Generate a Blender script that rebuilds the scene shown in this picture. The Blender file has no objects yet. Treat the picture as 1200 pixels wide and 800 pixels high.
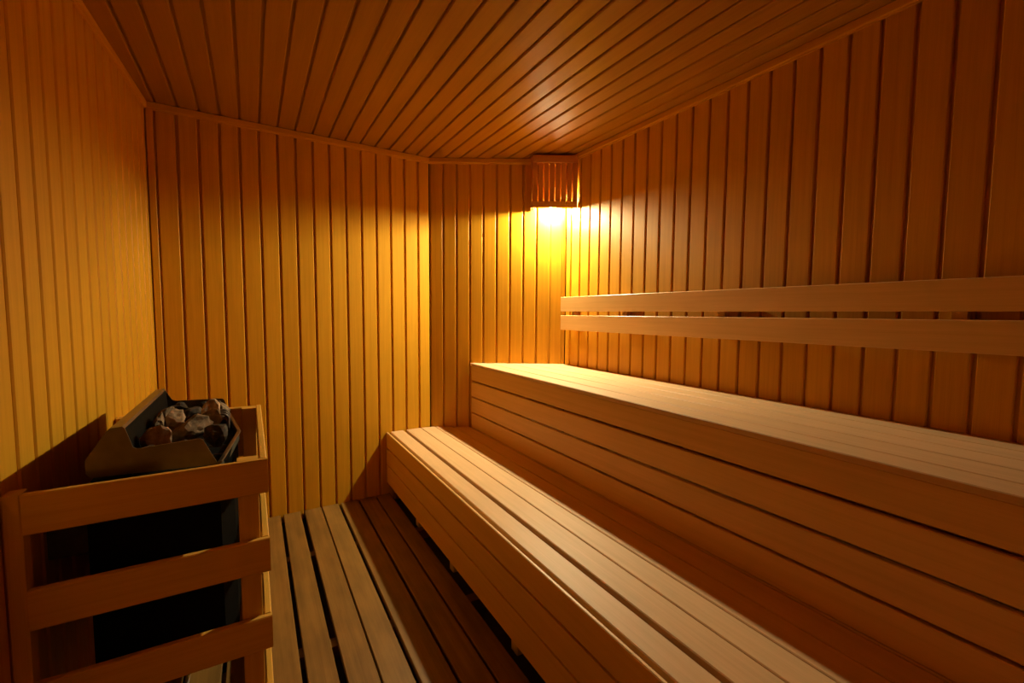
import bpy, math, random
from mathutils import Vector, Matrix, noise

C = bpy.context.scene.collection
scene = bpy.context.scene
rnd = random.Random(7)

# ------------------------------------------------------------------ camera, light, exposure
CAM_H = 1.13
cam_data = bpy.data.cameras.new('camera')
cam = bpy.data.objects.new('camera', cam_data)
C.objects.link(cam)
YAW, PITCH, ROLL = 0.54245, 0.0733, -0.01002
cam.matrix_world = (Matrix.Translation((0, 0, CAM_H)) @ Matrix.Rotation(-YAW, 4, 'Z')
                    @ Matrix.Rotation(math.pi / 2 - PITCH, 4, 'X') @ Matrix.Rotation(-ROLL, 4, 'Z'))
cam_data.sensor_width = 36
cam_data.lens = 552.59 / 1200 * 36
cam_data.shift_x = (600 - 628.146) / 1200
cam_data.shift_y = (406.988 - 400) / 1200
cam_data.clip_start = 0.02
scene.camera = cam

world = bpy.data.worlds.new('world')
scene.world = world
world.use_nodes = True
world.node_tree.nodes['Background'].inputs['Color'].default_value = (0, 0, 0, 1)
world.node_tree.nodes['Background'].inputs['Strength'].default_value = 0

vs = scene.view_settings
vs.view_transform = 'Standard'
vs.look = 'None'
vs.gamma = 1
vs.use_curve_mapping = False
vs.exposure = 0.0
BULB_STRENGTH = 7400.0
BULB_COLOR = (1.0, 0.86, 0.50)

cy = scene.cycles
cy.max_bounces = 12
cy.diffuse_bounces = 10
cy.glossy_bounces = 4
cy.use_denoising = True
cy.sample_clamp_indirect = 6.0
cy.caustics_reflective = False
cy.caustics_refractive = False

# ------------------------------------------------------------------ room numbers (metres, floor boards at z = 0)
ZC = 1.13 + 0.956           # ceiling
XR = 1.713                  # right wall
YB0, BA = 2.889, 0.0531     # back wall  y = YB0 + BA * x
BEND = Vector((0.976, 2.9408))
COR = Vector((1.713, 2.4956))
Y0 = -0.75                  # wall behind the camera
def XLW(y): return -0.397 - 0.0454 * (2.889 - y)
def YBW(x): return YB0 + BA * x
def YEND(x):
    """far end of anything that runs along y at this x"""
    if x <= BEND.x: return YBW(x)
    t = (x - BEND.x) / (COR.x - BEND.x)
    return BEND.y + t * (COR.y - BEND.y)

# ------------------------------------------------------------------ materials
def wood(name, c1, c2, rough=0.5, scale=1.0, spots=0.0, spec=0.4, tone_amt=0.22, bump=0.15):
    m = bpy.data.materials.new(name)
    m.use_nodes = True
    nt = m.node_tree; N = nt.nodes; L = nt.links
    b = N['Principled BSDF']
    uv = N.new('ShaderNodeUVMap'); uv.uv_map = 'grain'
    tone = N.new('ShaderNodeAttribute'); tone.attribute_name = 'tone'
    mp = N.new('ShaderNodeMapping'); mp.inputs['Scale'].default_value = (1.6 * scale, 60 * scale, 1)
    L.new(uv.outputs['UV'], mp.inputs['Vector'])
    n1 = N.new('ShaderNodeTexNoise'); n1.inputs['Scale'].default_value = 1.0
    n1.inputs['Detail'].default_value = 6; n1.inputs['Roughness'].default_value = 0.62
    n1.inputs['Distortion'].default_value = 0.6
    L.new(mp.outputs[0], n1.inputs['Vector'])
    mp2 = N.new('ShaderNodeMapping'); mp2.inputs['Scale'].default_value = (7 * scale, 420 * scale, 1)
    L.new(uv.outputs['UV'], mp2.inputs['Vector'])
    n2 = N.new('ShaderNodeTexNoise'); n2.inputs['Scale'].default_value = 1.0
    n2.inputs['Detail'].default_value = 3
    L.new(mp2.outputs[0], n2.inputs['Vector'])
    mp3 = N.new('ShaderNodeMapping'); mp3.inputs['Scale'].default_value = (5, 16, 1)
    L.new(uv.outputs['UV'], mp3.inputs['Vector'])
    n3 = N.new('ShaderNodeTexNoise'); n3.inputs['Scale'].default_value = 1.0
    n3.inputs['Detail'].default_value = 4
    L.new(mp3.outputs[0], n3.inputs['Vector'])
    a = N.new('ShaderNodeMath'); a.operation = 'MULTIPLY_ADD'
    L.new(n2.outputs['Fac'], a.inputs[0]); a.inputs[1].default_value = 0.45
    L.new(n1.outputs['Fac'], a.inputs[2])
    a2 = N.new('ShaderNodeMath'); a2.operation = 'MULTIPLY_ADD'
    L.new(tone.outputs['Fac'], a2.inputs[0]); a2.inputs[1].default_value = tone_amt
    L.new(a.outputs[0], a2.inputs[2])
    ramp = N.new('ShaderNodeValToRGB')
    ramp.color_ramp.elements[0].position = 0.50; ramp.color_ramp.elements[0].color = (*c1, 1)
    ramp.color_ramp.elements[1].position = 1.08; ramp.color_ramp.elements[1].color = (*c2, 1)
    L.new(a2.outputs[0], ramp.inputs['Fac'])
    out = ramp.outputs['Color']
    if spots > 0:
        r3 = N.new('ShaderNodeValToRGB')
        r3.color_ramp.elements[0].position = 0.35; r3.color_ramp.elements[0].color = (1 - spots, 1 - spots, 1 - spots, 1)
        r3.color_ramp.elements[1].position = 0.6; r3.color_ramp.elements[1].color = (1, 1, 1, 1)
        L.new(n3.outputs['Fac'], r3.inputs['Fac'])
        mx = N.new('ShaderNodeMix'); mx.data_type = 'RGBA'; mx.blend_type = 'MULTIPLY'
        mx.inputs[0].default_value = 1
        L.new(out, mx.inputs[6]); L.new(r3.outputs['Color'], mx.inputs[7])
        out = mx.outputs[2]
    L.new(out, b.inputs['Base Color'])
    b.inputs['Roughness'].default_value = rough
    b.inputs['Specular IOR Level'].default_value = spec
    bp = N.new('ShaderNodeBump'); bp.inputs['Strength'].default_value = bump
    bp.inputs['Distance'].default_value = 0.002
    L.new(a.outputs[0], bp.inputs['Height']); L.new(bp.outputs[0], b.inputs['Normal'])
    return m

def plain(name, col, rough=0.5, metal=0.0, nscale=30, amt=0.25, bump=0.0, emit=None, es=0):
    m = bpy.data.materials.new(name); m.use_nodes = True
    nt = m.node_tree; N = nt.nodes; L = nt.links; b = N['Principled BSDF']
    tc = N.new('ShaderNodeTexCoord')
    n = N.new('ShaderNodeTexNoise'); n.inputs['Scale'].default_value = nscale; n.inputs['Detail'].default_value = 6
    L.new(tc.outputs['Object'], n.inputs['Vector'])
    r = N.new('ShaderNodeValToRGB')
    r.color_ramp.elements[0].position = 0.3; r.color_ramp.elements[0].color = (*[c * (1 - amt) for c in col], 1)
    r.color_ramp.elements[1].position = 0.7; r.color_ramp.elements[1].color = (*[min(1, c * (1 + amt)) for c in col], 1)
    L.new(n.outputs['Fac'], r.inputs['Fac']); L.new(r.outputs['Color'], b.inputs['Base Color'])
    b.inputs['Specular IOR Level'].default_value = 0.5 if metal else 0.22
    b.inputs['Roughness'].default_value = rough; b.inputs['Metallic'].default_value = metal
    if bump:
        bp = N.new('ShaderNodeBump'); bp.inputs['Strength'].default_value = bump; bp.inputs['Distance'].default_value = 0.004
        L.new(n.outputs['Fac'], bp.inputs['Height']); L.new(bp.outputs[0], b.inputs['Normal'])
    if emit:
        b.inputs['Emission Color'].default_value = (*emit, 1); b.inputs['Emission Strength'].default_value = es
    return m

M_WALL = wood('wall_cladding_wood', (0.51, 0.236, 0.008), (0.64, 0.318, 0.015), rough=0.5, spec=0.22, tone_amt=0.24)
M_BOUNCE = wood('pale_bounce_wood', (0.72, 0.46, 0.16), (0.84, 0.57, 0.24), rough=0.5, tone_amt=0.2)  # unseen front wall, made paler to bounce fill light into the room
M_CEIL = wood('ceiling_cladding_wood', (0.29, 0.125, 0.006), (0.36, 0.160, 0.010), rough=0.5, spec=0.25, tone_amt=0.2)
M_BENCH = wood('bench_wood', (0.58, 0.37, 0.18), (0.69, 0.445, 0.235), rough=0.5, spec=0.3, scale=0.9, tone_amt=0.2, spots=0.06)
M_FASCIA = wood('fascia_wood', (0.64, 0.38, 0.12), (0.75, 0.465, 0.175), rough=0.45, scale=0.9, tone_amt=0.2)
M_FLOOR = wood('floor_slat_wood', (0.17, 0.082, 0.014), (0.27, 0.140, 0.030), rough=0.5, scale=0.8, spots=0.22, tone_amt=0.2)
M_GUARD = wood('guard_wood', (0.54, 0.29, 0.03), (0.64, 0.36, 0.06), rough=0.5, tone_amt=0.15)
M_SHADE = wood('lamp_shade_wood', (0.42, 0.17, 0.045), (0.58, 0.25, 0.07), rough=0.5, scale=1.6)
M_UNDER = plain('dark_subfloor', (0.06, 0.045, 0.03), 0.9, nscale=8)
M_BLACK = plain('black_enamel', (0.004, 0.004, 0.004), 0.85, nscale=60, amt=0.3)
M_GREY = plain('grey_enamel', (0.07, 0.062, 0.045), 0.6, 0.0, nscale=50, amt=0.2)
M_BLACK.node_tree.nodes['Principled BSDF'].inputs['Specular IOR Level'].default_value = 0.06
M_STEEL = plain('brushed_steel', (0.17, 0.135, 0.095), 0.34, 0.85, nscale=25, amt=0.15)
M_STONE = plain('heater_stone', (0.20, 0.14, 0.09), 0.85, nscale=38, amt=0.75, bump=0.8)
M_STONE2 = plain('pale_heater_stone', (0.36, 0.26, 0.17), 0.85, nscale=45, amt=0.5, bump=0.8)
M_STONE3 = plain('dark_heater_stone', (0.05, 0.04, 0.033), 0.8, nscale=40, amt=0.6, bump=0.8)
M_COIL = plain('heating_element_metal', (0.12, 0.10, 0.09), 0.5, 0.6)
M_BULB = plain('frosted_bulb_glass', (0.9, 0.9, 0.9), 0.4, emit=BULB_COLOR, es=BULB_STRENGTH)
M_PORC = plain('porcelain_socket', (0.6, 0.57, 0.5), 0.4)
M_CABLE = plain('pale_cable_sheath', (0.6, 0.58, 0.54), 0.5)

# ------------------------------------------------------------------ mesh helpers
class MB:
    def __init__(s):
        s.v = []; s.f = []; s.uv = []; s.t = []
    def prism(s, prof, start, end, V, W, tone=None, endfn=None, startfn=None):
        """extrude a closed 2-D profile (list of (v, w)) from start to end. endfn(point)->point snaps the far cap"""
        start = Vector(start); end = Vector(end); V = Vector(V); W = Vector(W)
        tone = rnd.random() if tone is None else tone
        ou, ov = rnd.uniform(0, 50), rnd.uniform(0, 50)
        U = (end - start); n = len(prof); i0 = len(s.v)
        per = [0]
        for i in range(n):
            a, b = prof[i], prof[(i + 1) % n]
            per.append(per[-1] + math.hypot(a[0] - b[0], a[1] - b[1]))
        ring = []
        for k in (0, 1):
            for (a, b) in prof:
                p = (start if k == 0 else end) + V * a + W * b
                if k and endfn: p = endfn(p)
                if not k and startfn: p = startfn(p)
                s.v.append(p); ring.append(p)
        ln = U.length; Un = U.normalized()
        def add(idx, uvs):
            s.f.append(idx); s.uv.append(uvs); s.t.append(tone)
        flip = Un.dot(V.cross(W)) > 0
        area = sum(prof[i][0] * prof[(i + 1) % n][1] - prof[(i + 1) % n][0] * prof[i][1] for i in range(n))
        if area < 0: flip = not flip
        def u_of(p): return (p - start).dot(Un) + ou
        for i in range(n):
            j = (i + 1) % n
            q = [i0 + i, i0 + j, i0 + n + j, i0 + n + i]
            w = [(u_of(s.v[q[0]]), per[i] + ov), (u_of(s.v[q[1]]), per[i + 1] + ov),
                 (u_of(s.v[q[2]]), per[i + 1] + ov), (u_of(s.v[q[3]]), per[i] + ov)]
            if not flip: q.reverse(); w.reverse()
            add(q, w)
        a = [i0 + i for i in range(n)]; b = [i0 + n + i for i in range(n)]
        wu = [(ou + p[0], ov + p[1]) for p in prof]
        if flip: add(a[::-1], wu[::-1]); add(b, wu)
        else: add(a, wu); add(b[::-1], wu[::-1])
        return s
    def build(s, name, mat, parent=None, smooth=False):
        me = bpy.data.meshes.new(name)
        me.from_pydata([tuple(p) for p in s.v], [], s.f)
        uvl = me.uv_layers.new(name='grain')
        at = me.attributes.new('tone', 'FLOAT', 'FACE')
        k = 0
        for i, u in enumerate(s.uv):
            for c in u:
                uvl.data[k].uv = c; k += 1
            at.data[i].value = s.t[i]
        me.materials.append(mat)
        me.update()
        if smooth:
            for p in me.polygons: p.use_smooth = True
        o = bpy.data.objects.new(name, me); C.objects.link(o)
        if parent: o.parent = parent
        return o

def rect(w, t, b=0.002):
    """bevelled rectangle profile, centred; w along V, t along W"""
    x, y = w / 2, t / 2
    return [(-x + b, -y), (x - b, -y), (x, -y + b), (x, y - b), (x - b, y), (-x + b, y), (-x, y - b), (-x, -y + b)]

def board(name, mat, parent, start, end, V, W, w, t, b=0.002, tone=None, endfn=None, startfn=None):
    return MB().prism(rect(w, t, b), start, end, V, W, tone, endfn, startfn).build(name, mat, parent)

def tag(o, label, cat, group=None):
    o['label'] = label; o['category'] = cat
    if group: o['group'] = group
    return o
def empty(name, loc=(0, 0, 0)):
    o = bpy.data.objects.new(name, None); C.objects.link(o); o.location = loc; o.empty_display_size = 0.1
    return o
def rebase(root):
    """keep children where they are although the root stands at its own place"""
    inv = Matrix.Translation(-root.location)
    for c in root.children: c.matrix_parent_inverse = inv
    return root
def struct(o):
    o['kind'] = 'structure'; return o

def cladding(name, mat, P, V, W, UP, seams, lens, back=0.022, endfn=None):
    """tongue-and-groove panelling. P origin, V along the wall, W out of the wall into the room, UP board direction.
    Each board runs between two seams; its groove is cut at its start."""
    mb = MB(); P = Vector(P); V = Vector(V).normalized(); W = Vector(W).normalized(); UP = Vector(UP).normalized()
    for a, b in zip(seams[:-1], seams[1:]):
        p = b - a
        if p > 0.03:
            prof = [(0, -back), (0, -0.014), (0.0100, -0.014), (0.0104, -0.0035), (0.0139, 0.0), (p - 0.0035, 0.0),
                    (p - 0.0005, -0.0035), (p, -0.006), (p, -back)]
        else:
            prof = [(0, -back), (0, -0.002), (0.002, 0), (p - 0.002, 0), (p, -0.002), (p, -back)]
        s = P + V * a
        mb.prism(prof, s, s + UP * lens, V, W, endfn=endfn)
    return mb.build(name, mat)

def seams(lo, hi, base, pitch):
    out = [lo]; k = math.ceil((lo + 0.012 - base) / pitch)
    while base + k * pitch < hi - 0.012:
        out.append(base + k * pitch); k += 1
    return out + [hi]

# ------------------------------------------------------------------ room shell
FB = -0.05  # underside of walls
bdir = Vector((1, BA, 0)).normalized()
k = math.sqrt(1 + BA * BA)
xl = XLW(2.87)
ss = [s * k for s in seams(xl - 0.01, BEND.x, 0.052, 0.0847)]
struct(cladding('wall_back', M_WALL, (0, YB0, FB), bdir, (BA, -1, 0), (0, 0, 1), ss, ZC - FB))
cdir = (COR - BEND).normalized(); cd3 = Vector((cdir.x, cdir.y, 0)); cl = (COR - BEND).length
struct(cladding('wall_back_right', M_WALL, (BEND.x, BEND.y, FB), cd3, (cdir.y, -cdir.x, 0), (0, 0, 1),
                seams(0, cl, 0.0843, 0.0843), ZC - FB))
# right wall : V runs towards the camera so its outward normal is -x
struct(cladding('wall_right', M_WALL, (XR, 0, FB), (0, -1, 0), (-1, 0, 0), (0, 0, 1),
                [-s for s in reversed(seams(Y0, COR.y, 0.4015, 0.0925))], ZC - FB))
ldir = Vector((-0.0454 * -1, 1, 0)).normalized()   # x grows with y
ldir = Vector((0.0454, 1, 0)).normalized()
kl = math.sqrt(1 + 0.0454 ** 2)
struct(cladding('wall_left', M_WALL, (XLW(0), 0, FB), ldir, (1, -0.0454, 0), (0, 0, 1),
                [s * kl for s in seams(Y0, 2.868, 1.488, 0.088)], ZC - FB))
struct(cladding('wall_front', M_BOUNCE, (0, Y0, FB), (1, 0, 0), (0, 1, 0), (0, 0, 1),
                seams(-0.60, XR, 0.05, 0.0885), ZC - FB))
# ceiling boards run along y, ends cut to the walls
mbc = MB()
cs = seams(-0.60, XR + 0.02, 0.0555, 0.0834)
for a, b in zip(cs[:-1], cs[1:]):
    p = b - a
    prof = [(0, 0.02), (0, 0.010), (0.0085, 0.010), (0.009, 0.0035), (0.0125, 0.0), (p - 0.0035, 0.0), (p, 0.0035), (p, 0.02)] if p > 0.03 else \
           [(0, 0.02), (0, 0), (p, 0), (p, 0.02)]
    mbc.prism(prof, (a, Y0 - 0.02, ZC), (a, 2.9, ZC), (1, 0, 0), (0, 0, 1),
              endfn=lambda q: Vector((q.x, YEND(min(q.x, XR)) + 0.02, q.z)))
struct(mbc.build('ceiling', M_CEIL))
# sub-floor slab
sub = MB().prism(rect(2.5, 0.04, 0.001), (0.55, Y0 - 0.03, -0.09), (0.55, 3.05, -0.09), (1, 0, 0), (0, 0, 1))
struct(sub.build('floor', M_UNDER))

# trims under the ceiling and in the corners
def trim(name, a, b, inward, z0, h, t, tone=0.5):
    a = Vector(a); b = Vector(b); W = Vector(inward).normalized()
    mb = MB()
    prof = [(-h / 2, 0), (-h / 2, t * 0.5), (-h / 2 + 0.006, t * 0.55), (-h / 2 + 0.008, t * 0.95), (h / 2 - 0.003, t), (h / 2, t - 0.003), (h / 2, 0)]
    mb.prism(prof, a + Vector((0, 0, z0)), b + Vector((0, 0, z0)), (0, 0, 1), W, tone)
    return struct(mb.build(name, M_WALL))
ht = 0.034
trim('trim_1', (XLW(2.87) + .004, YBW(XLW(2.87)) - 0.001, 0), (BEND.x, BEND.y - 0.001, 0), (BA, -1, 0), ZC - ht / 2 - .001, ht, 0.013)
trim('trim_2', (BEND.x, BEND.y - 0.001, 0), (COR.x - 0.002, COR.y, 0), (cdir.y, -cdir.x, 0), ZC - ht / 2 - .001, ht, 0.013)
trim('trim_3', (XR - 0.001, Y0 + .002, 0), (XR - 0.001, COR.y - 0.004, 0), (-1, 0, 0), ZC - ht / 2 - .001, ht, 0.014)
trim('trim_4', (XLW(Y0) + 0.001, Y0 + .002, 0), (XLW(2.86) + 0.001, 2.855, 0), (1, -0.0454, 0), ZC - ht / 2 - .001, ht, 0.012)
def post(name, x, y, w, t, V, W, z0=0.0, z1=None):
    o = board(name, M_WALL, None, (x, y, z0), (x, y, ZC - 0.036), V, W, w, t, 0.002)
    return struct(o)
cx = XLW(2.87) + 0.018
post('trim_5', cx, YBW(cx) - 0.006, 0.026, 0.010, bdir, (BA, -1, 0))
post('trim_6', XR - 0.012, COR.y - 0.004, 0.020, 0.012, (cdir.x, cdir.y, 0), (cdir.y, -cdir.x, 0), z0=0.81)

# ------------------------------------------------------------------ floor grating
def yfn(gap):
    return lambda q: Vector((q.x, YEND(q.x) - gap, q.z))
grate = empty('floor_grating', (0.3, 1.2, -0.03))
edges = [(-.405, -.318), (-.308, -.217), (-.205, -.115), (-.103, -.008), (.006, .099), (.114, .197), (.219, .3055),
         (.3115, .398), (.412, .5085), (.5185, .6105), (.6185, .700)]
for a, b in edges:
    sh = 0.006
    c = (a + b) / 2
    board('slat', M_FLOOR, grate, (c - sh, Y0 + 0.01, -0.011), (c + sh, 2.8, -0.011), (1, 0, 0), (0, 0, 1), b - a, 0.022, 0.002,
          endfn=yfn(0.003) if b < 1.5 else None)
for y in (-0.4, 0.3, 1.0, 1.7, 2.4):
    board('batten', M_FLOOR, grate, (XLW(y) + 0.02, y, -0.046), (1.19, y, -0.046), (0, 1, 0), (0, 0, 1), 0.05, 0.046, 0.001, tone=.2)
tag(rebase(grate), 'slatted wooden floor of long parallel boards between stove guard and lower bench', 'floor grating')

# ------------------------------------------------------------------ benches
def slat_y(parent, name, x0, x1, z0, z1, mat=M_BENCH, bev=0.002, y0=Y0 + 0.01, gap=0.003, tone=None, dz=0):
    c = (x0 + x1) / 2; zc = (z0 + z1) / 2
    return board(name, mat, parent, (c, y0, zc), (c, 2.8, zc), (1, 0, 0), (0, 0, 1), x1 - x0, z1 - z0, bev, tone,
                 endfn=lambda q: Vector((q.x, YEND(min(q.x, XR)) - gap, q.z)))
ZL, ZU = 1.13 - 0.7435, 1.13 - 0.3262
XLF, XUF = 0.6905, 1.197
lb = empty('lower_bench', (XLF + 0.3, 1.1, 0))
for a, b in ((.7175, .797), (.8155, .9095), (.913, 1.000), (1.004, 1.098), (1.102, 1.196), (1.202, 1.29)):
    slat_y(lb, 'seat_slat', a, b, ZL - 0.024, ZL, bev=0.0025)
for z0, z1 in ((1.13 - .8360, ZL + .001), (1.13 - .9405, 1.13 - .8445), (1.13 - 1.056, 1.13 - .9490)):
    slat_y(lb, 'fascia_board', XLF, XLF + 0.011, z0, z1, mat=M_FASCIA, bev=0.0025 if z1 > ZL else 0.001)
for zc_ in (0.188, 0.290):  # hidden strips added behind the fascia gaps to block light from the seat
    slat_y(lb, 'light_block_strip', XLF + 0.0125, XLF + 0.0245, zc_ - 0.03, zc_ + 0.03, mat=M_FASCIA, bev=0.001)
def upright(parent, x, y, z0, z1, w=0.045, d=0.045, mat=M_BENCH):
    return board('support_leg', mat, parent, (x, y, z0), (x, y, z1), (1, 0, 0), (0, 1, 0), w, d, 0.002)
def crossbar(parent, x0, x1, y, z, h=0.05, t=0.035):
    return board('crossbar', M_BENCH, parent, (x0, y, z), (x1, y, z), (0, 1, 0), (0, 0, 1), t, h, 0.002)
for y in (-0.45, 0.20, 0.78, 1.34, 1.93, 2.44):
    upright(lb, XLF + 0.065, y, -0.0225, ZL - 0.025)
    crossbar(lb, XLF + 0.06, 1.20, y, ZL - 0.05)
tag(rebase(lb), 'lower slatted wooden bench in front, lit seat boards above three fascia boards', 'bench')

ub = empty('upper_bench', (1.45, 1.0, 0))
for a, b in ((XUF, 1.2870), (1.2930, 1.3990), (1.4050, 1.5015), (1.5055, 1.6025), (1.6065, XR - 0.004)):
    slat_y(ub, 'seat_slat', a, b, ZU - 0.018, ZU, bev=0.0025, dz=0)
for z0, z1 in ((1.13 - .4375, ZU - .0195), (1.13 - .5410, 1.13 - .4470), (1.13 - .6435, 1.13 - .5500), (ZL + 0.001, 1.13 - .6520)):
    slat_y(ub, 'fascia_board', XUF + 0.008, XUF + 0.026, z0, z1, mat=M_FASCIA, bev=0.0025)
for y in (-0.45, 0.25, 0.95, 1.65, 2.25):
    upright(ub, 1.32, y, -0.10 + 0.032, ZU - 0.07)
    crossbar(ub, XUF + 0.03, XR - 0.01, y, ZU - 0.045)
tag(rebase(ub), 'upper slatted wooden bench along the right wall with four board riser', 'bench')

# ------------------------------------------------------------------ backrest
br = empty('backrest', (XR, 1.0, 1.13))
def rail(z0, z1):
    x = XR - 0.036; zc = 1.13 + (z0 + z1) / 2; s = 0.0045
    yb = 2.470
    board('rail', M_FASCIA, br, (x, Y0 + 0.01, zc + s * (0.3 + 0.75) / 1.05 + 0.002), (x, yb, zc - s), (0, 0, 1), (1, 0, 0), z1 - z0, 0.020, 0.002)
rail(0.0135, 0.1035)
rail(-0.1000, -0.0095)
for y in (2.36, 1.9, 1.3, 0.52, -0.2):
    board('batten', M_BENCH, br, (XR - 0.0125, y, 1.13 - 0.09), (XR - 0.0125, y, 1.13 + 0.09), (0, 1, 0), (1, 0, 0), 0.035, 0.024, 0.001)
tag(rebase(br), 'wooden backrest of two long horizontal rails on the right wall above upper bench', 'backrest')

# ------------------------------------------------------------------ corner lamp
lampR = Vector((1.704, 2.363)); pd = Vector((0.856, -0.517)); LW = 0.270
lampL = lampR - pd * LW
ZR0, ZR1 = 1.13 + 0.634, 1.13 + 0.937
shade = empty('corner_lamp_shade', ((lampL.x + lampR.x) / 2, (lampL.y + lampR.y) / 2, ZR0))
pn = Vector((-0.517, -0.856, 0)); pd3 = Vector((pd.x, pd.y, 0))
def vslat(p, V, W, w, z0, z1, t=0.008, name='slat'):
    return board(name, M_SHADE, shade, (p.x, p.y, z0), (p.x, p.y, z1), V, W, w, t, 0.001)
nsl = 8
g = 0.0055; w = (LW - g * (nsl - 1)) / nsl
for i in range(nsl):
    c = lampL + pd * (i * (w + g) + w / 2)
    vslat(c, pd3, pn, w, ZR0 + 0.002, ZR1 - 0.002, t=0.012)
def hrail(a, b, z0, z1, W, t, off):
    a3 = Vector((a.x, a.y, (z0 + z1) / 2)) + W * off; b3 = Vector((b.x, b.y, (z0 + z1) / 2)) + W * off
    return board('rail', M_SHADE, shade, a3, b3, (0, 0, 1), W, z1 - z0, t, 0.0015)
hrail(lampL, lampR, ZR0, ZR0 + 0.036, pn, 0.008, 0.0102)
hrail(lampL, lampR, ZR1 - 0.040, ZR1, pn, 0.008, 0.0102)
hrail(lampL, lampR, ZR0, ZR0 + 0.036, pn, 0.008, -0.0102)
hrail(lampL, lampR, ZR1 - 0.040, ZR1, pn, 0.008, -0.0102)
# added lid keeping bulb light off the ceiling, open along the wall side
light_block_lid = [(lampL.x, lampL.y), (lampR.x, lampR.y), (lampR.x, lampR.y + 0.075), (lampL.x + 0.06, lampL.y + 0.055)]
_m = MB(); _m.v = [Vector((x, y, ZR1)) for x, y in light_block_lid] + [Vector((x, y, ZR1 + 0.008)) for x, y in light_block_lid]
for f in ([0, 1, 5, 4], [1, 2, 6, 5], [2, 3, 7, 6], [3, 0, 4, 7], [3, 2, 1, 0], [4, 5, 6, 7]):
    _m.f.append(f); _m.uv.append([(_m.v[i].x, _m.v[i].y) for i in f]); _m.t.append(0.4)
_m.build('light_block_lid', M_SHADE, shade)
# left return to the angled wall
wn = Vector((cdir.y, -cdir.x, 0))           # wall normal into room
dist = (Vector((lampL.x, lampL.y, 0)) - Vector((BEND.x, BEND.y, 0))).dot(wn)
sideN = Vector((-wn.y, wn.x, 0))
for i in range(3):
    ww = dist / 3 - 0.0022
    c = lampL.to_3d() - wn * (0.008 + (i + 0.5) * (dist - 0.010) / 3)
    vslat(Vector((c.x, c.y)), wn, cd3, ww, ZR0 + 0.002, ZR1 - 0.002)
for z0, z1 in ((ZR0, ZR0 + 0.036), (ZR1 - 0.04, ZR1)):
    a = lampL.to_3d() - wn * 0.008; b = lampL.to_3d() - wn * (dist - 0.003)
    a.z = b.z = (z0 + z1) / 2
    board('rail', M_SHADE, shade, a - cd3 * 0.0085, b - cd3 * 0.0085, (0, 0, 1), cd3, z1 - z0, 0.008, 0.0015)
tag(rebase(shade), 'slatted wooden lamp shade in the far right corner under the ceiling', 'lamp shade')

def lathe(prof, n=24):
    mb = MB(); t = 0.5
    for (r, z) in prof:
        for i in range(n):
            a = 2 * math.pi * i / n
            mb.v.append(Vector((r * math.cos(a), r * math.sin(a), z)))
    for j in range(len(prof) - 1):
        for i in range(n):
            q = [j * n + i, j * n + (i + 1) % n, (j + 1) * n + (i + 1) % n, (j + 1) * n + i]
            mb.f.append(q); mb.uv.append([(0, 0)] * 4); mb.t.append(t)
    for ring, rev in ((0, True), (len(prof) - 1, False)):
        q = [ring * n + i for i in range(n)]
        if rev: q.reverse()
        mb.f.append(q); mb.uv.append([(0, 0)] * n); mb.t.append(t)
    return mb
LX, LY, LZ = 1.624, 2.5100, 1.13 + 0.658
bulb = empty('light_bulb', (LX, LY, LZ))
pr = [(0.003, -0.024)] + [(0.024 * math.cos(a), 0.024 * math.sin(a)) for a in [math.radians(d) for d in range(-75, 60, 15)]] + [(0.012, 0.025), (0.010, 0.040)]
lathe(pr, 16).build('glass_globe', M_BULB, bulb, smooth=True)
# opaque holder: an open bell over the upper half of the globe, then the lamp base
lathe([(0.0285, 0.003), (0.0305, 0.003), (0.030, 0.026), (0.022, 0.044), (0.020, 0.115), (0.010, 0.118),
       (0.010, 0.046), (0.019, 0.040), (0.0270, 0.022)], 24).build('holder', M_PORC, bulb)
bk_len = 0.10
dv = Vector((COR.x - LX, COR.y - LY, 0)).normalized()
d2 = (Vector((LX, LY, 0)) - Vector((BEND.x, BEND.y, 0))).dot(wn)
br_end = -wn * (d2 - 0.002)
board('bracket', M_PORC, bulb, Vector((0, 0, 0.100)) - wn * 0.018, Vector((0, 0, 0.100)) + br_end, (0, 0, 1), cd3, 0.02, 0.02, 0.002)
tag(bulb, 'glowing frosted light bulb inside the slatted corner shade', 'light bulb')

# ------------------------------------------------------------------ stove guard
GF = 1.405; GB = 2.23
guard = empty('stove_guard', (-0.2, 1.8, 0))
gx0 = -0.432; gx1 = 0.0245
def gboard(name, a, b, V, W, w, t, tone=None, bev=0.003):
    return board(name, M_GUARD, guard, a, b, V, W, w, t, bev, tone)
zr = [(-.4795, -.390), (-.694, -.6035), (-.9075, -.8175), (-1.12, -1.03)]
for z0, z1 in zr:
    zc = 1.13 + (z0 + z1) / 2; h = z1 - z0
    gboard('front_rail', (gx0, GF, zc - 0.007), (gx1, GF, zc + 0.002), (0, 0, 1), (0, 1, 0), h, 0.020)
    gboard('side_rail', (gx1 - 0.010, GF + 0.0105, zc + 0.002), (gx1 - 0.012, GB, zc + 0.002), (0, 0, 1), (1, 0, 0), h, 0.018)
    hb = h + 0.11; zb = zc - 0.055 if z0 > -1.1 else zc; hb = hb if z0 > -1.1 else h
    gboard('back_rail', (gx1 - 0.0215, GB - 0.010, zb), (XLW(GB) + 0.005, GB - 0.010, zb), (0, 0, 1), (0, 1, 0), hb, 0.020)
gboard('post', (-0.447, GF + 0.012, 0), (-0.447, GF + 0.012, 1.13 - 0.396), (1, 0, 0), (0, 1, 0), 0.030, 0.045)
gboard('post', (-0.020, GF + 0.030, 0), (-0.020, GF + 0.030, 1.13 - 0.390), (1, 0, 0), (0, 1, 0), 0.048, 0.036)
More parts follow.
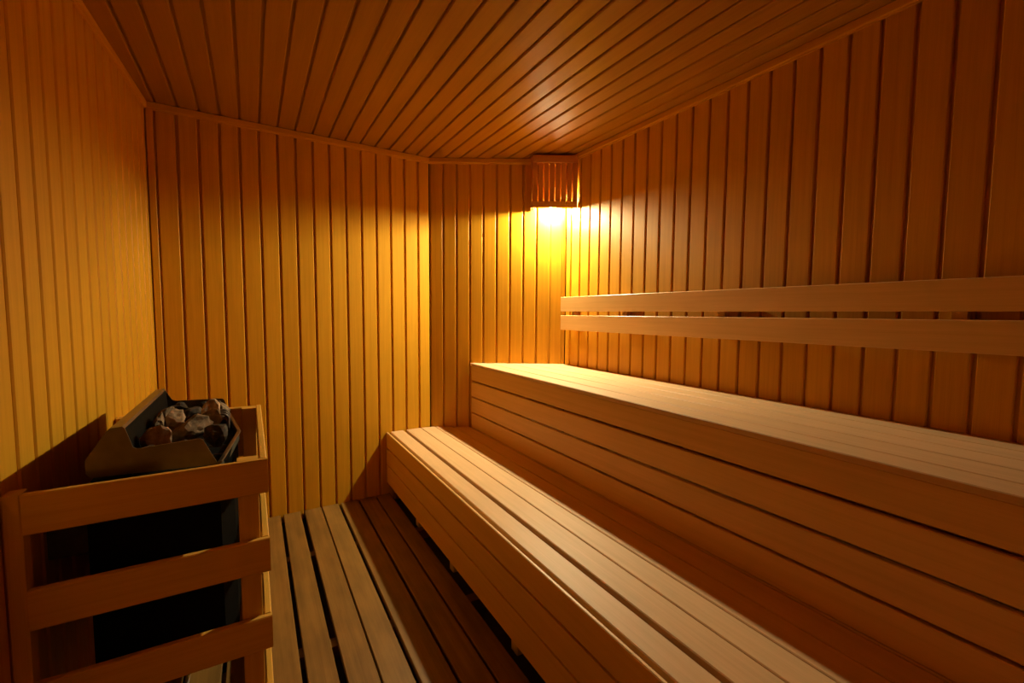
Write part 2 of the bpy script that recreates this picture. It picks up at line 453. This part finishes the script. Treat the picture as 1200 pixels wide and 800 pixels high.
gboard('post', (-0.020, GB - 0.040, 0), (-0.020, GB - 0.040, 1.13 - 0.390), (1, 0, 0), (0, 1, 0), 0.048, 0.036)
gboard('post', (XLW(GB) + 0.022, GB - 0.040, 0), (XLW(GB) + 0.022, GB - 0.040, 1.13 - 0.390), (1, 0, 0), (0, 1, 0), 0.034, 0.036)
tag(rebase(guard), 'wooden guard fence of wide horizontal rails and square posts around the stove', 'guard fence')

# ------------------------------------------------------------------ sauna stove
stove = empty('sauna_stove', (-0.22, 1.87, 0))
def solid(name, mat, pts_bottom, pts_top):
    """prism between two polygons with the same number of points"""
    mb = MB(); n = len(pts_bottom)
    mb.v = [Vector(p) for p in pts_bottom] + [Vector(p) for p in pts_top]
    faces = [[i, (i + 1) % n, n + (i + 1) % n, n + i] for i in range(n)] + [list(range(n))[::-1], list(range(n, 2 * n))]
    for f in faces:
        mb.f.append(f); mb.uv.append([(0, 0)] * len(f)); mb.t.append(0.5)
    return mb
def H(z): return 1.13 + z
NY, FY = 1.475, 2.12
# body : pentagonal plan with a V nose to the room
def plan(z, g=0.0):
    return [(-0.350 + g, NY + 0.006 + g, z), (-0.085 - g, NY + 0.006 + g, z), (-0.056 - g, 1.56, z), (-0.050 - g, 1.80, z), (-0.064 - g, 2.02, z), (-0.092 - g, FY - 0.006 - g, z), (-0.350 + g, FY - 0.006 - g, z)]
solid('body', M_BLACK, plan(0.225), plan(H(-0.432))).build('body', M_BLACK, stove)
solid('base_pan', M_GREY, plan(0.195, 0.02), plan(0.223, 0.004)).build('base_pan', M_GREY, stove)
solid('collar', M_BLACK, plan(H(-0.431), 0.012), plan(H(-0.412), 0.008)).build('collar', M_BLACK, stove)
def plate(name, mat, poly, t, parent=stove):
    """poly: 3-D points of the outline; t: thickness vector"""
    t = Vector(t)
    return solid(name, mat, poly, [Vector(p) + t for p in poly]).build(name, mat, parent)
nf = NY / 1.62
near = [(x * nf, NY, H(z * nf)) for x, z in ((-.372, -.440), (-.380, -.428), (-.380, -.392), (-.336, -.322), (-.328, -.314),
        (-.303, -.312), (-.298, -.317), (-.283, -.371), (-.275, -.376), (-.136, -.366), (-.129, -.371), (-.096, -.446))]
plate('side_plate', M_STEEL, near, (0, 0.004, 0))
far = [(-.340, -.410), (-.349, -.40), (-.349, -.365), (-.308, -.298), (-.300, -.287), (-.281, -.284), (-.274, -.290),
       (-.255, -.326), (-.246, -.331), (-.105, -.334), (-.098, -.340), (-.084, -.389), (-.086, -.410)]
plate('side_plate', M_STEEL, [(x, FY, H(z)) for x, z in far], (0, 0.004, 0))
# back plate, sloping from the wall up to the rim, with a folded lip
bp = [(-.3445, -.388), (-.345, -.356), (-.305, -.293), (-.299, -.286), (-.276, -.284), (-.272, -.290), (-.298, -.295), (-.335, -.36), (-.335, -.388)]
solid('back_plate', M_STEEL, [(x, NY + .0045, H(z)) for x, z in bp][::-1], [(x, FY - .0005, H(z)) for x, z in bp][::-1]).build('back_plate', M_STEEL, stove)
bi = [(-.276, -.291), (-.272, -.291), (-.262, -.408), (-.266, -.408)]
solid('inner_wall', M_BLACK, [(x, NY + .0045, H(z)) for x, z in bi][::-1], [(x, FY - .0005, H(z)) for x, z in bi][::-1]).build('inner_wall', M_BLACK, stove)
# V shaped nose rim
nA, nB, nC = Vector((-0.083, NY - .001, H(-.402))), Vector((-0.046, 1.81, H(-.398))), Vector((-0.086, FY + .002, H(-.392)))
def bar(name, mat, a, b, w, h):
    d = (b - a).normalized(); V = d.cross(Vector((0, 0, 1))).normalized(); W = V.cross(d)
    return MB().prism(rect(w, h, 0.001), a, b, V, W).build(name, mat, stove)
bar('nose_rim', M_STEEL, nA, nB, 0.010, 0.005)
bar('nose_rim', M_STEEL, nB, nC, 0.010, 0.005)
dz = Vector((0, 0, -0.032)); dr = Vector((0, 0, -.003)); o_ = Vector((0.006, 0, 0))
for p, q in ((nA, nB), (nB, nC)):
    solid('nose_plate', M_GREY, [p + dz, q + dz, q + dz - o_, p + dz - o_], [p + dr, q + dr, q + dr - o_, p + dr - o_]).build('nose_plate', M_GREY, stove)
# tray grid: thin rod across and heating coils at the right
def tube(name, mat, pts, r, parent, n=8):
    cu = bpy.data.curves.new(name, 'CURVE'); cu.dimensions = '3D'; cu.bevel_depth = r; cu.bevel_resolution = 2
    sp = cu.splines.new('POLY'); sp.points.add(len(pts) - 1)
    for i, p in enumerate(pts): sp.points[i].co = (*p, 1)
    tmp = bpy.data.objects.new('tmp', cu)
    dg = bpy.context.evaluated_depsgraph_get()
    me = bpy.data.meshes.new_from_object(tmp)
    bpy.data.objects.remove(tmp); bpy.data.curves.remove(cu)
    me.name = name; me.materials.clear(); me.materials.append(mat)
    for p in me.polygons: p.use_smooth = True
    o = bpy.data.objects.new(name, me); C.objects.link(o)
    if parent: o.parent = parent
    return o
for yy in (1.56, 1.66, 1.76, 1.86, 1.96, 2.06):
    tube('grid_rod', M_STEEL, [(-0.262, yy, H(-.402)), (-0.078, yy, H(-.402))], 0.0022, stove)
for j, yy in enumerate((1.90, 1.935, 1.97)):
    pts = [(-0.098 + 0.020 * math.cos(a), yy, H(-.372) + 0.020 * math.sin(a)) for a in [math.radians(d) for d in range(-20, 205, 15)]]
    pts = [(pts[0][0], yy, H(-.41))] + pts + [(pts[-1][0], yy, H(-.41))]
    tube('heating_element', M_COIL, pts, 0.004, stove)
# wall feet that carry the stove
for yy in (1.62, 1.98):
    wx = XLW(yy)
    board('wall_bracket', M_GREY, stove, (wx + 0.001, yy, 0.55), (-0.351, yy, 0.55), (0, 1, 0), (0, 0, 1), 0.04, 0.10, 0.002)
tag(rebase(stove), 'black electric sauna stove on the left wall with open steel stone tray on top', 'stove')

# stones
def stone_mesh(seed, sx, sy, sz, mat):
    import bmesh
    bm = bmesh.new(); bmesh.ops.create_icosphere(bm, subdivisions=3, radius=1)
    off = Vector((seed * 7.3, seed * 3.1, seed * 1.7))
    r = random.Random(seed)
    cuts = []
    for _ in range(10):
        d = Vector((r.gauss(0, 1), r.gauss(0, 1), r.gauss(0, 1))).normalized(); cuts.append((d, r.uniform(0.50, 0.80)))
    for v in bm.verts:
        p = v.co.copy()
        for d, lim in cuts:
            k = p.dot(d)
            if k > lim: p -= d * (k - lim)
        p += p.normalized() * (noise.noise(p * 1.6 + off) * 0.16 + noise.noise(p * 4 + off) * 0.10)
        v.co = Vector((p.x * sx, p.y * sy, p.z * sz))
    me = bpy.data.meshes.new('heater_stone'); bm.to_mesh(me); bm.free(); me.materials.append(mat)
    return me
ST = [  # x, y, z, sx, sy, sz, rot, material, label
    (-.226, 1.590, -.352, .035, .036, .046, .3, M_STONE2, 'pale chalky upright stone at the near left of the stove tray'),
    (-.160, 1.685, -.350, .058, .046, .046, .5, M_STONE, 'largest rounded streaked stone in the middle of the stove tray'),
    (-.232, 1.665, -.355, .024, .034, .040, .2, M_STONE3, 'dark stone between the pale upright stone and the largest streaked one'),
    (-.246, 1.760, -.342, .020, .056, .040, .15, M_STONE, 'long thin brown stone leaning on the dark inner wall of the tray'),
    (-.212, 1.800, -.340, .034, .034, .036, 1.2, M_STONE2, 'small pinkish stone behind the largest streaked stone'),
    (-.185, 1.925, -.355, .038, .042, .040, 2.0, M_STONE3, 'wide black stone behind the small pinkish stone'),
    (-.122, 1.800, -.345, .056, .024, .034, -.65, M_STONE, 'narrow slab-shaped stone lying aslant right of the largest stone'),
    (-.100, 1.635, -.362, .036, .046, .036, .4, M_STONE3, 'dark rounded stone near the pointed nose of the tray, right of the largest stone'),
    (-.128, 1.885, -.338, .038, .030, .044, .7, M_STONE2, 'rough speckled stone sticking up highest at the right of the tray'),
    (-.150, 2.020, -.358, .036, .040, .038, 1.9, M_STONE3, 'dark stone against the middle of the far side plate of the tray'),
    (-.236, 1.875, -.350, .026, .040, .044, 2.5, M_STONE, 'brown stone against the inner wall behind the long thin stone'),
    (-.170, 1.560, -.372, .040, .032, .026, 1.4, M_STONE3, 'flat dark stone just inside the near side plate of the tray'),
    (-.104, 2.030, -.362, .032, .044, .034, .1, M_STONE, 'brown stone in the far right corner of the tray behind the coils'),
    (-.224, 2.012, -.352, .030, .040, .036, .8, M_STONE3, 'blackish stone in the far left corner of the tray'),
    (-.236, 1.525, -.372, .022, .026, .026, 1.8, M_STONE3, 'small black stone in the near left corner of the tray'),
]
for i, (x, y, z, sx, sy, sz, ro, mat, lab) in enumerate(ST):
    o = bpy.data.objects.new('heater_stone', stone_mesh(i + 3, sx, sy, sz, mat)); C.objects.link(o)
    o.location = (x, y, H(z)); o.rotation_euler = (0.2 * math.sin(i * 2.1), 0.25 * math.cos(i * 1.7), ro)
    tag(o, lab, 'stone', 'stones heaped in the stove tray')

# supply cable at the foot of the stove
cab = tube('power_cable', M_CABLE, [(-0.20, 1.80, 0.190), (-0.20, 1.78, 0.12), (-0.195, 1.74, 0.03), (-0.20, 1.66, 0.008), (-0.24, 1.60, 0.006), (-0.32, 1.60, 0.006), (-0.40, 1.68, 0.006), (-0.42, 1.80, 0.008)], 0.006, None)
tag(cab, 'pale power cable lying on the floor under the stove', 'cable')
